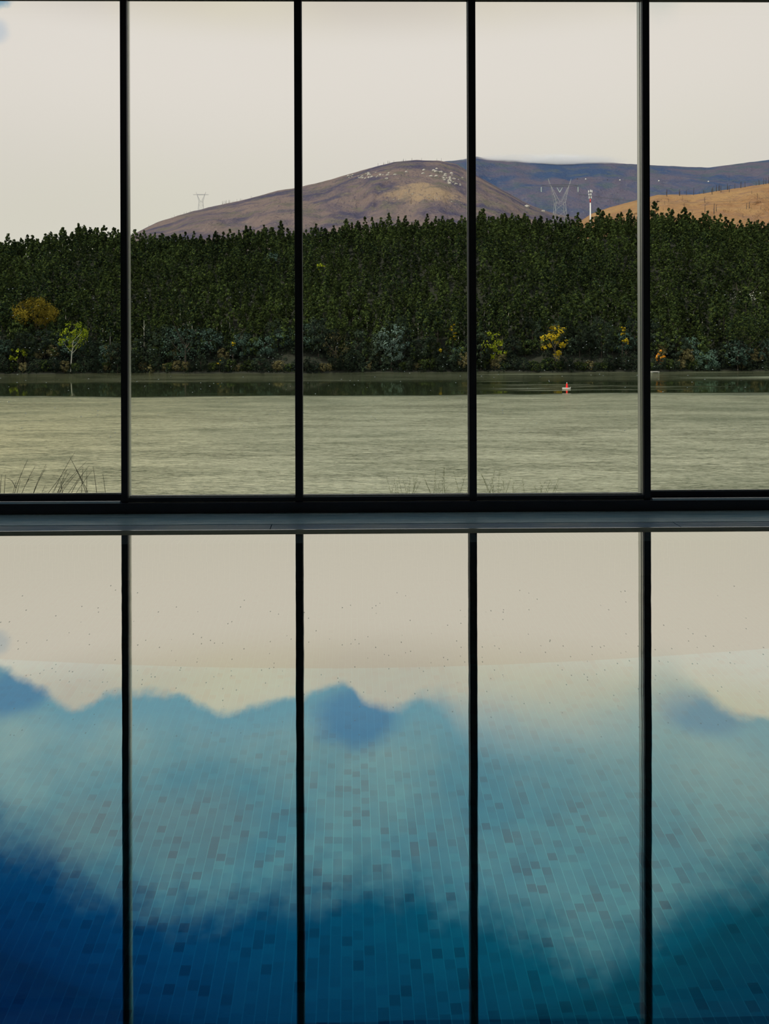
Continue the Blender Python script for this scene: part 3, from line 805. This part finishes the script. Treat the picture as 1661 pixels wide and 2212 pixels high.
pts = []
rows = np.arange(SY+6, KY+28, 4.6)
for j, Y in enumerate(rows):
    x0 = P(-60, 600, Y).x; x1 = P(1720, 600, Y).x
    X = x0 + (j % 2)*2.1
    while X < x1:
        xx = X + random.uniform(-1.6, 1.6); yy = Y + random.uniform(-1.8, 1.8)
        pts.append((xx, yy)); X += 4.9
posts_px = [(255, 285), (632, 658), (1008, 1034), (1374, 1408)]
pts.sort(key=lambda q: q[1])
ord_ = ['furthest left pane', 'second pane from the left', 'middle pane', 'pane with the red buoy', 'furthest right pane']
def pane_of(x): return sum(x > q for q in (268, 644, 1021, 1396))
ind = []; rest = []
for q in pts:
    x, _ = pix((q[0], q[1], 30))
    vis = 0 < x < 1661 and not any(a < x < b_ for a, b_ in posts_px)
    if vis and len(ind) < 285 and q[1] > SY+12: ind.append(q)
    else: rest.append(q)
for i, (X, Y) in enumerate(ind):
    me = spire_me[random.randrange(6)]
    o = obj_mesh('eucalyptus_tree', me); s = random.uniform(.8, 1.3)
    o.location = (X, Y, hz(X, Y)-.1); o.scale = (s, s, s*random.uniform(.9, 1.15)); o.rotation_euler = (0, 0, random.uniform(0, 6.28))
    x, _ = pix((X, Y, 10)); pn = ord_[pane_of(x)]
    tag(o, 'narrow green tree on the lower slope, seen through the ' + pn, 'tree', 'narrow trees on the lower slope, ' + pn)
# the rest of the wood as one mass
V = []
rng = np.random.default_rng(5)
hole = lambda x, y: False
lite = [spire_data(200+i, h=10.5+1.2*(i % 3), r=(2.3, 2.7, 3.0, 2.5)[i % 4], clumps=30, n=10, size=.46, full=(.5, .7, .6, .9)[i % 4]) for i in range(8)]
for X, Y in rest:
    d = lite[rng.integers(8)]; s = rng.uniform(.85, 1.2); a = rng.uniform(0, 6.28); ca, sa = math.cos(a)*s, math.sin(a)*s
    q = np.empty_like(d); q[:, 0] = d[:, 0]*ca-d[:, 1]*sa + X; q[:, 1] = d[:, 0]*sa+d[:, 1]*ca + Y; q[:, 2] = d[:, 2]*s*rng.uniform(.85, 1.15) + hz(X, Y)-.1
    V.append(q)
o = obj_mesh('forest', quads_mesh('forest', np.concatenate(V), (m_euc,)))
tag(o, 'dense dark green wood covering the upper slope of the hill', 'forest', None, 'stuff')

# trees that stand out on the crest
def crest_tree(x, ytip, me, h, label, Y=431, sc=1.0):
    p = P(x, ytip, Y); g = hz(p.x, Y); o = obj_mesh('crest_tree', me); s = (p.z-g)/h
    o.location = (p.x, Y, g); o.scale = (s*sc, s*sc, s); tag(o, label, 'tree')
for a in ((135, 492, 0, 'pointed tree on the crest, second pointed tip from the left in the left pane'),
          (170, 482, 1, 'tallest pointed tree on the crest in the left pane'), (182, 487, 2, 'pointed tree just right of the tallest tip in the left pane'),
          (211, 492, 3, 'dark pointed tree midway between the left tips and the first post'), (225, 487, 4, 'slim pointed tree on the crest left of the first post'), (245, 491, 5, 'last pointed tree on the crest before the first post'),
          (110, 501, 2, 'low pointed tree on the crest at the left, before the tall tips'), (532, 487, 1, 'slim dark tree above the crest, centre of the second pane'), (748, 473, 3, 'dark tree rising above the crest below the brown hill'),
          (1037, 456, 1, 'dark tall tree on the crest right behind the third post'), (1090, 461, 0, 'small pointed tree on the crest left of the boulders'), (1478, 448, 4, 'small pointed dark tree on the crest in the right pane')):
    crest_tree(a[0], a[1], spire_me[a[2]], 10.5+1.2*(a[2] % 3), a[3])
for a in ((466, 499, 0, 'dark rounded tree on the crest in the second pane'), (607, 482, 1, 'dark rounded tree standing above the crest left of the second post'), (575, 492, 2, 'dark bushy tree on the crest between the two darker tips'),
          (773, 477, 0, 'dark rounded tree on the crest below the left of the hill'), (1293, 450, 1, 'dark rounded double tree right of the telecom mast'), (1302, 456, 2, 'lower half of the double tree right of the telecom mast'),
          (1360, 452, 0, 'dark umbrella shaped tree on the crest left of the last post'), (1414, 436, 1, 'tall lone pine on the crest right of the last post'), (1452, 453, 2, 'dark round headed tree on the crest in the right pane'),
          (1335, 462, 2, 'low dark tree on the crest between mast and last post')):
    crest_tree(a[0], a[1], pine_me[a[2]], 11, a[3], sc=.8)

# broadleaved trees and bushes on the shore
def crown_data(seed, w, h, clumps, n, size, sq=.9):
    rng = np.random.default_rng(seed); cs = []; rs = []
    while len(cs) < clumps:
        p = rng.uniform(-1, 1, 3); d = np.linalg.norm(p)
        if d > 1 or d < .25: continue
        if rng.uniform() < .5: p = p/d*rng.uniform(.75, 1)
        cs.append((p[0]*w/2, p[1]*w/2*sq, h*.55+p[2]*h*.45)); rs.append(w*rng.uniform(.07, .14))
    return leaves(np.array(cs), np.array(rs), n, size, rng, ((0, 0, h*.45), (w/2, w/2, h/2)))
def branch_mb(seed, w, h, r, lean=0):
    rnd = random.Random(seed); b = MB()
    b.tube([(0, 0, -.8), (lean*.4, 0, h*.3), (lean, 0, h*.6)], [r, r*.75, r*.4], 7)
    for k in range(6):
        z = h*rnd.uniform(.25, .6); a = rnd.uniform(0, 6.28); l = w*rnd.uniform(.2, .38)
        x0 = lean*z/(h*.6)
        b.tube([(x0, 0, z), (x0+math.cos(a)*l*.6, math.sin(a)*l*.6, z+l*.6), (x0+math.cos(a)*l, math.sin(a)*l, z+l*1.2)], [r*.4, r*.25, r*.08], 5)
    return b
FEAT = []
def shore_tree(name, x, ytop, ybot, wpx, Y, m, label, seed, clumps=90, n=16, size=.42, bark=None, cat='tree', group=None, lean=0, ground=True, scatter=None):
    if Y <= 306:
        xx = P(x, ytop, Y).x; Y = SY + 4*math.sin(xx*.05) + 2*math.sin(xx*.13+1) + (Y-300)*.35
        FEAT.append((x-wpx*.55, x+wpx*.55))
    pt, pbm = P(x, ytop, Y), P(x, ybot, Y)
    g = hz(pt.x, Y); w = wpx*Y/F; h = pt.z - g
    root = tag(empty(name, (pt.x, Y, g)), label, cat, group)
    hc = pt.z-pbm.z      # crown height
    d = crown_data(seed, w, hc, clumps, n, size); d[:, 2] += h-hc; d[:, 0] += lean
    obj_mesh('foliage', quads_mesh('foliage', d, (m,)), root)
    b = branch_mb(seed, w, h, max(.14, w*.022), lean); b.build('trunk', bark or m_bark, root)
    return root
fs_ = [
 ('mustard_tree', 78, 646, 712, 92, 317, m_olive, 'round mustard brown tree on the lower slope at the left', 150, 26, .40, None, 0),
 ('lime_tree', 152, 692, 765, 64, 305, m_lime, 'lime green tree with pale leaning trunk at the left shore', 46, 16, .42, m_pbark, 1.2),
 ('yellow_shrub', 38, 752, 786, 38, 303, m_lime, 'yellow green shrub near the left edge of the far shore', 16, 12, .4, None, 0),
 ('twiggy_tree', 240, 742, 790, 44, 302, m_bush, 'brownish twiggy tree by the waterline left of the first post', 40, 10, .3, None, 0),
 ('silvery_tree', 845, 700, 795, 74, 301, m_silver, 'blue green silvery tree at the shore in the middle pane', 75, 17, .42, None, 0),
 ('blue_green_tree', 400, 705, 790, 118, 304, m_teal, 'wide blue green tree at the shore in the second pane', 60, 16, .4, None, 0),
 ('olive_tree', 1070, 715, 790, 62, 303, m_lime, 'olive green tree at the shore right of the third post', 34, 14, .42, None, 0),
 ('golden_tree', 1199, 700, 782, 62, 303, m_gold, 'golden flowering tree at the shore above the red buoy', 34, 14, .45, None, 0),
 ('golden_shrub', 1344, 706, 726, 15, 303, m_gold, 'small golden shrub left of the last post, upper one', 9, 12, .4, None, 0),
 ('golden_shrub', 1352, 730, 746, 18, 302, m_gold, 'small golden shrub left of the last post, lower one', 9, 12, .4, None, 0),
 ('orange_shrub', 1427, 756, 790, 20, 302, m_org, 'small orange autumn shrub right of the last post', 16, 14, .38, None, 0),
 ('yellow_shrub', 978, 694, 745, 16, 303, m_gold, 'thin yellow flowering shrub left of the third post', 9, 13, .4, None, 0),
 ('yellow_shrub', 503, 738, 748, 12, 302, m_gold, 'tiny yellow shrub in the second pane, upper one', 5, 10, .35, None, 0),
 ('yellow_shrub', 474, 777, 794, 12, 301, m_gold, 'tiny yellow shrub in the second pane, lower one', 5, 10, .35, None, 0),
 ('yellow_shrub', 950, 752, 762, 17, 302, m_gold, 'tiny yellow shrub beside the silvery tree', 6, 10, .35, None, 0),
 ('yellow_shrub', 694, 568, 585, 22, 378, m_lime, 'yellowish shrub high on the slope right of the second post', 9, 10, .45, None, 0),
 ('twiggy_tree', 725, 715, 792, 60, 303, m_bush, 'brownish twiggy tree at the shore right of the second post', 50, 10, .3, None, 0),
 ('twiggy_tree', 325, 785, 808, 24, 300, m_bush, 'low brown reeds at the waterline right of the first post', 14, 12, .3, None, 0),
 ('leafy_tree', 590, 545, 600, 60, 386, m_teal, 'light green rounded tree high on the slope left of the second post', 40, 16, .45, None, 0),
 ('blossom_tree', 1600, 622, 665, 110, 346, m_white_bl, 'pale blossoming tree on the slope at the right edge', 22, 8, .34, None, 0),
 ('leafy_tree', 1620, 682, 760, 95, 305, m_euc, 'light green leafy tree at the shore by the right edge', 60, 18, .45, None, 0),
]
for i, a in enumerate(fs_):
    shore_tree(a[0], a[1], a[2], a[3], a[4], a[5], a[6], a[7], 300+i, a[8], a[9], a[10], a[11], 'shrub' if 'shrub' in a[0] else 'tree', None, a[12])
# dark bushes lining the water
bush_d = []
for i in range(6):
    w_, h_ = (9, 10, 12, 8, 11, 7)[i], (11, 14, 12, 9, 16, 8)[i]
    bush_d.append((w_, h_, quads_mesh('bush_foliage', crown_data(400+i, w_, h_, 80, 16, .42), ((m_brd, m_brd, m_teal, m_euc, m_brd, m_bush)[i],)), branch_mb(400+i, w_, h_, .2).mesh('bush_trunk', m_bark)))
Xc = P(-40, 700, 305).x; i = 0
while Xc < P(1700, 700, 305).x:
    k_ = (random.choice((0, 1, 2, 4, 0, 1, 4, 3, 5))); w_, h_, fm, tm = bush_d[k_]
    Y = random.uniform(304.5, 309.5); s = random.uniform(.75, 1.15)
    root = empty('shore_tree', (Xc, Y, hz(Xc, Y)-.3)); root.scale = (s, s, s*random.uniform(.8, 1.1)); root.rotation_euler = (0, 0, random.uniform(0, 6.28))
    x, _ = pix((Xc, Y, -5)); pn = ord_[pane_of(x)]
    tag(root, 'dark bushy tree lining the far waterline, seen through the ' + pn, 'tree', 'bushy trees along the far waterline, ' + pn)
    obj_mesh('foliage', fm, root); obj_mesh('trunk', tm, root)
    Xc += w_*s*random.uniform(.32, .55); i += 1
    if i > 400: break
Xc = P(-40, 700, 300).x
while Xc < P(1700, 700, 300).x:
    k_ = random.choice((0, 1, 3, 5, 0, 3)); w_, h_, fm, tm = bush_d[k_]; s = random.uniform(.42, .7)
    xq = pix((Xc, 300, LZ))[0]
    if any(a < xq < b_ for a, b_ in FEAT) and random.random() < .12: Xc += 1.0; continue
    sy_ = SY + 4*math.sin(Xc*.05) + 2*math.sin(Xc*.13+1)
    root = empty('shore_bush', (Xc, sy_+1.2, LZ)); root.scale = (s*1.2, s, s); root.rotation_euler = (0, 0, random.uniform(0, 6.28))
    x, _ = pix((Xc, sy_, -10)); pn = ord_[pane_of(x)]
    tag(root, 'low dark bush right at the far waterline, seen through the ' + pn, 'bush', 'low bushes at the far waterline, ' + pn)
    obj_mesh('foliage', fm, root); obj_mesh('stems', tm, root)
    Xc += w_*s*random.uniform(.6, .95)
# low scrub at the waterline
V = []
rng = np.random.default_rng(9)
xs_ = np.linspace(P(-60, 800, 300).x, P(1720, 800, 300).x, 420)
cs = np.array([(x, SY+4*math.sin(x*.05)+2*math.sin(x*.13+1)+rng.uniform(-.5, 2.5), LZ+rng.uniform(.3, 3.0)) for x in xs_] + [(x, yy, hz(x, yy)+rng.uniform(.4, 2.6)) for x in np.linspace(xs_[0], xs_[-1], 330) for yy in [rng.uniform(301, 316) for _ in range(3)]])
o = obj_mesh('undergrowth', quads_mesh('undergrowth', leaves(cs, rng.uniform(.9, 2.2, len(cs)), 26, .40, rng), (m_brd,)))
tag(o, 'dark undergrowth hanging over the far waterline', 'undergrowth', None, 'stuff')
# bare pale trunk
b = MB(); pt = P(311, 692, 311); pb_ = P(311, 731, 311); gg = hz(pt.x, 311)
b.tube([(0, 0, -.5), (0.05, 0, pb_.z-gg), (0, 0, pt.z-gg)], [.16, .13, .07], 6); b.tube([(0.03, 0, pt.z-gg-3), (.9, 0, pt.z-gg-1.6)], [.05, .02], 5); b.tube([(0.03, 0, pt.z-gg-4), (-.8, .2, pt.z-gg-2.6)], [.05, .02], 5)
o = b.build('dead_tree', m_pbark); o.location = (pt.x, 311, gg); tag(o, 'single straight pale bare trunk at the shore right of the first post', 'dead tree')

# ------------------------------------------------------------------ on the lake
p = P(1224.5, 841, 207); p.z = LZ
u_ = 207/F
buoy = tag(empty('channel_buoy', p), 'red tapered buoy with white tip on a flat white float, on the calm lake', 'buoy')
b = MB(); b.lathe([(2.4*u_, .1), (2.5*u_, .3), (2.2*u_, 5*u_), (1.6*u_, 9*u_), (.9*u_, 11.0*u_)], 20); b.build('red_pillar', m_buoyred, buoy, True)
b = MB(); b.lathe([(.7*u_, 11.0*u_), (.9*u_, 12*u_), (.6*u_, 13*u_), (.1*u_, 13.3*u_)], 14); b.build('lantern', m_white, buoy, True)
b = MB()
vs = []; n = 24
for zz, k_ in ((-.1, .85), (.08, 1.0), (.2, .95)):
    for q in range(n):
        a = 2*math.pi*q/n; vs.append((-1.2*u_ + math.cos(a)*9.6*u_*k_, math.sin(a)*4*u_*k_, zz))
fs = [tuple(range(n))[::-1], tuple(range(2*n, 3*n))]
for j in range(2):
    for q in range(n): fs.append((j*n+q, j*n+(q+1) % n, (j+1)*n+(q+1) % n, (j+1)*n+q))
b.add(vs, fs); b.build('float', m_white, buoy)
b = MB(); b.tube([(7.6*u_, 0, .1), (7.9*u_, 0, 3.4*u_)], .05, 6); b.build('marker_rod', m_white, buoy)
p = P(1413.5, 803, 293); b = MB(); u_ = 293/F
root = tag(empty('floating_jetty', (p.x, 293, LZ)), 'small white floating jetty moored at the far shore right of the last post', 'jetty')
b.box(-8.5*u_, 8.5*u_, -1.2, 1.2, .12, .42); b.build('platform', simple('weathered_white_deck', (.5, .5, .45), .7), root)
for sx in (-1, 1):
    b = MB(); b.tube([(sx*7*u_, -1.1, .1), (sx*7*u_, 1.1, .1)], .28, 8); b.build('pontoon', m_galv, root)
b = MB(); b.box(-8.6*u_, 8.6*u_, -1.24, -1.2, .2, .3); b.build('fender_strip', m_cable, root)

# ------------------------------------------------------------------ grasses outside the window
def gz2(Y): return interp(prof, Y)
def tuft(name, x0, x1, ytop, Y, n, m, label, seed, lean=(-.1, .5), r=.0032, seeds=False):
    rnd = random.Random(seed); b = MB(); xc = (x0+x1)/2
    base = P(xc, 1068, Y); zb = gz2(Y)-.1
    for i in range(n):
        bx = P(rnd.uniform(x0, x1), 1068, Y).x - base.x; by = rnd.uniform(-.25, .25)
        top = P(xc, rnd.uniform(ytop, 1045), Y).z - zb
        ln = rnd.uniform(*lean)*top*.6
        pts = [(bx + ln*(u**2), by, top*u) for u in (0, .3, .55, .75, .9, 1.0)]
        b.tube(pts, [r*1.6, r*1.4, r*1.2, r, r*.8, r*.5], 4)
        if rnd.random() < .5:
            u = rnd.uniform(.45, .8); q = Vector((bx+ln*u*u, by, top*u)); s_ = rnd.choice((-1, 1))
            b.tube([q, q+Vector((s_*.05, 0, .09)), q+Vector((s_*.13, 0, .13))], [r, r*.8, r*.3], 4)
        if seeds:
            for w in range(8):
                u = .7+.3*w/8; q = Vector((bx+ln*u*u, by, top*u)); b.tube([q, q+Vector((rnd.uniform(-.03, .03), 0, .03))], [r*1.2, r*.4], 4)
    o = b.build(name, m); o.location = (base.x, Y, zb); tag(o, label, 'grass', 'wild grasses outside the window'); return o
tuft('wild_grass', -15, 35, 985, 9.0, 9, m_straw, 'dark thin wild grass stems at the left edge below the lake', 1)
tuft('wild_grass', 60, 75, 980, 9.0, 5, m_straw, 'tallest arching dark grass stems in the left pane', 2, (.5, 1.2))
tuft('wild_grass', 78, 125, 1005, 9.2, 9, m_straw, 'dark grass stems leaning right, middle of the left pane', 3, (.2, .8))
tuft('wild_grass', 150, 185, 1015, 9.2, 3, m_straw, 'few short dark grass stems in the left pane', 4, (-.2, .2))
tuft('wild_grass', 222, 232, 960, 9.0, 4, m_straw, 'dark grass stems leaning left beside the first post', 5, (-.6, -.1))
tuft('wild_grass', 820, 900, 1020, 9.3, 12, m_fgreen, 'faint green weeds at the bottom of the middle pane, left tuft', 6, (-.5, .5), .0018, True)
tuft('wild_grass', 930, 1010, 1005, 9.3, 12, m_fgreen, 'faint green weeds at the bottom of the middle pane, right tuft', 7, (-.5, .5), .0018, True)
tuft('wild_grass', 1040, 1110, 1018, 9.3, 12, m_fgreen, 'faint green weeds right of the third post', 8, (-.5, .5), .0018, True)
tuft('wild_grass', 1120, 1190, 1030, 9.3, 8, m_fgreen, 'low faint weeds near the centre of the fourth pane', 9, (-.5, .5), .0018, True)

# ------------------------------------------------------------------ render look
S.view_settings.view_transform = 'Standard'; S.view_settings.look = 'None'
S.view_settings.exposure = 0; S.view_settings.gamma = 1; S.view_settings.use_curve_mapping = False
cy = S.cycles
cy.use_denoising = True; cy.max_bounces = 10; cy.glossy_bounces = 6; cy.transmission_bounces = 8; cy.transparent_max_bounces = 12
cy.volume_bounces = 8
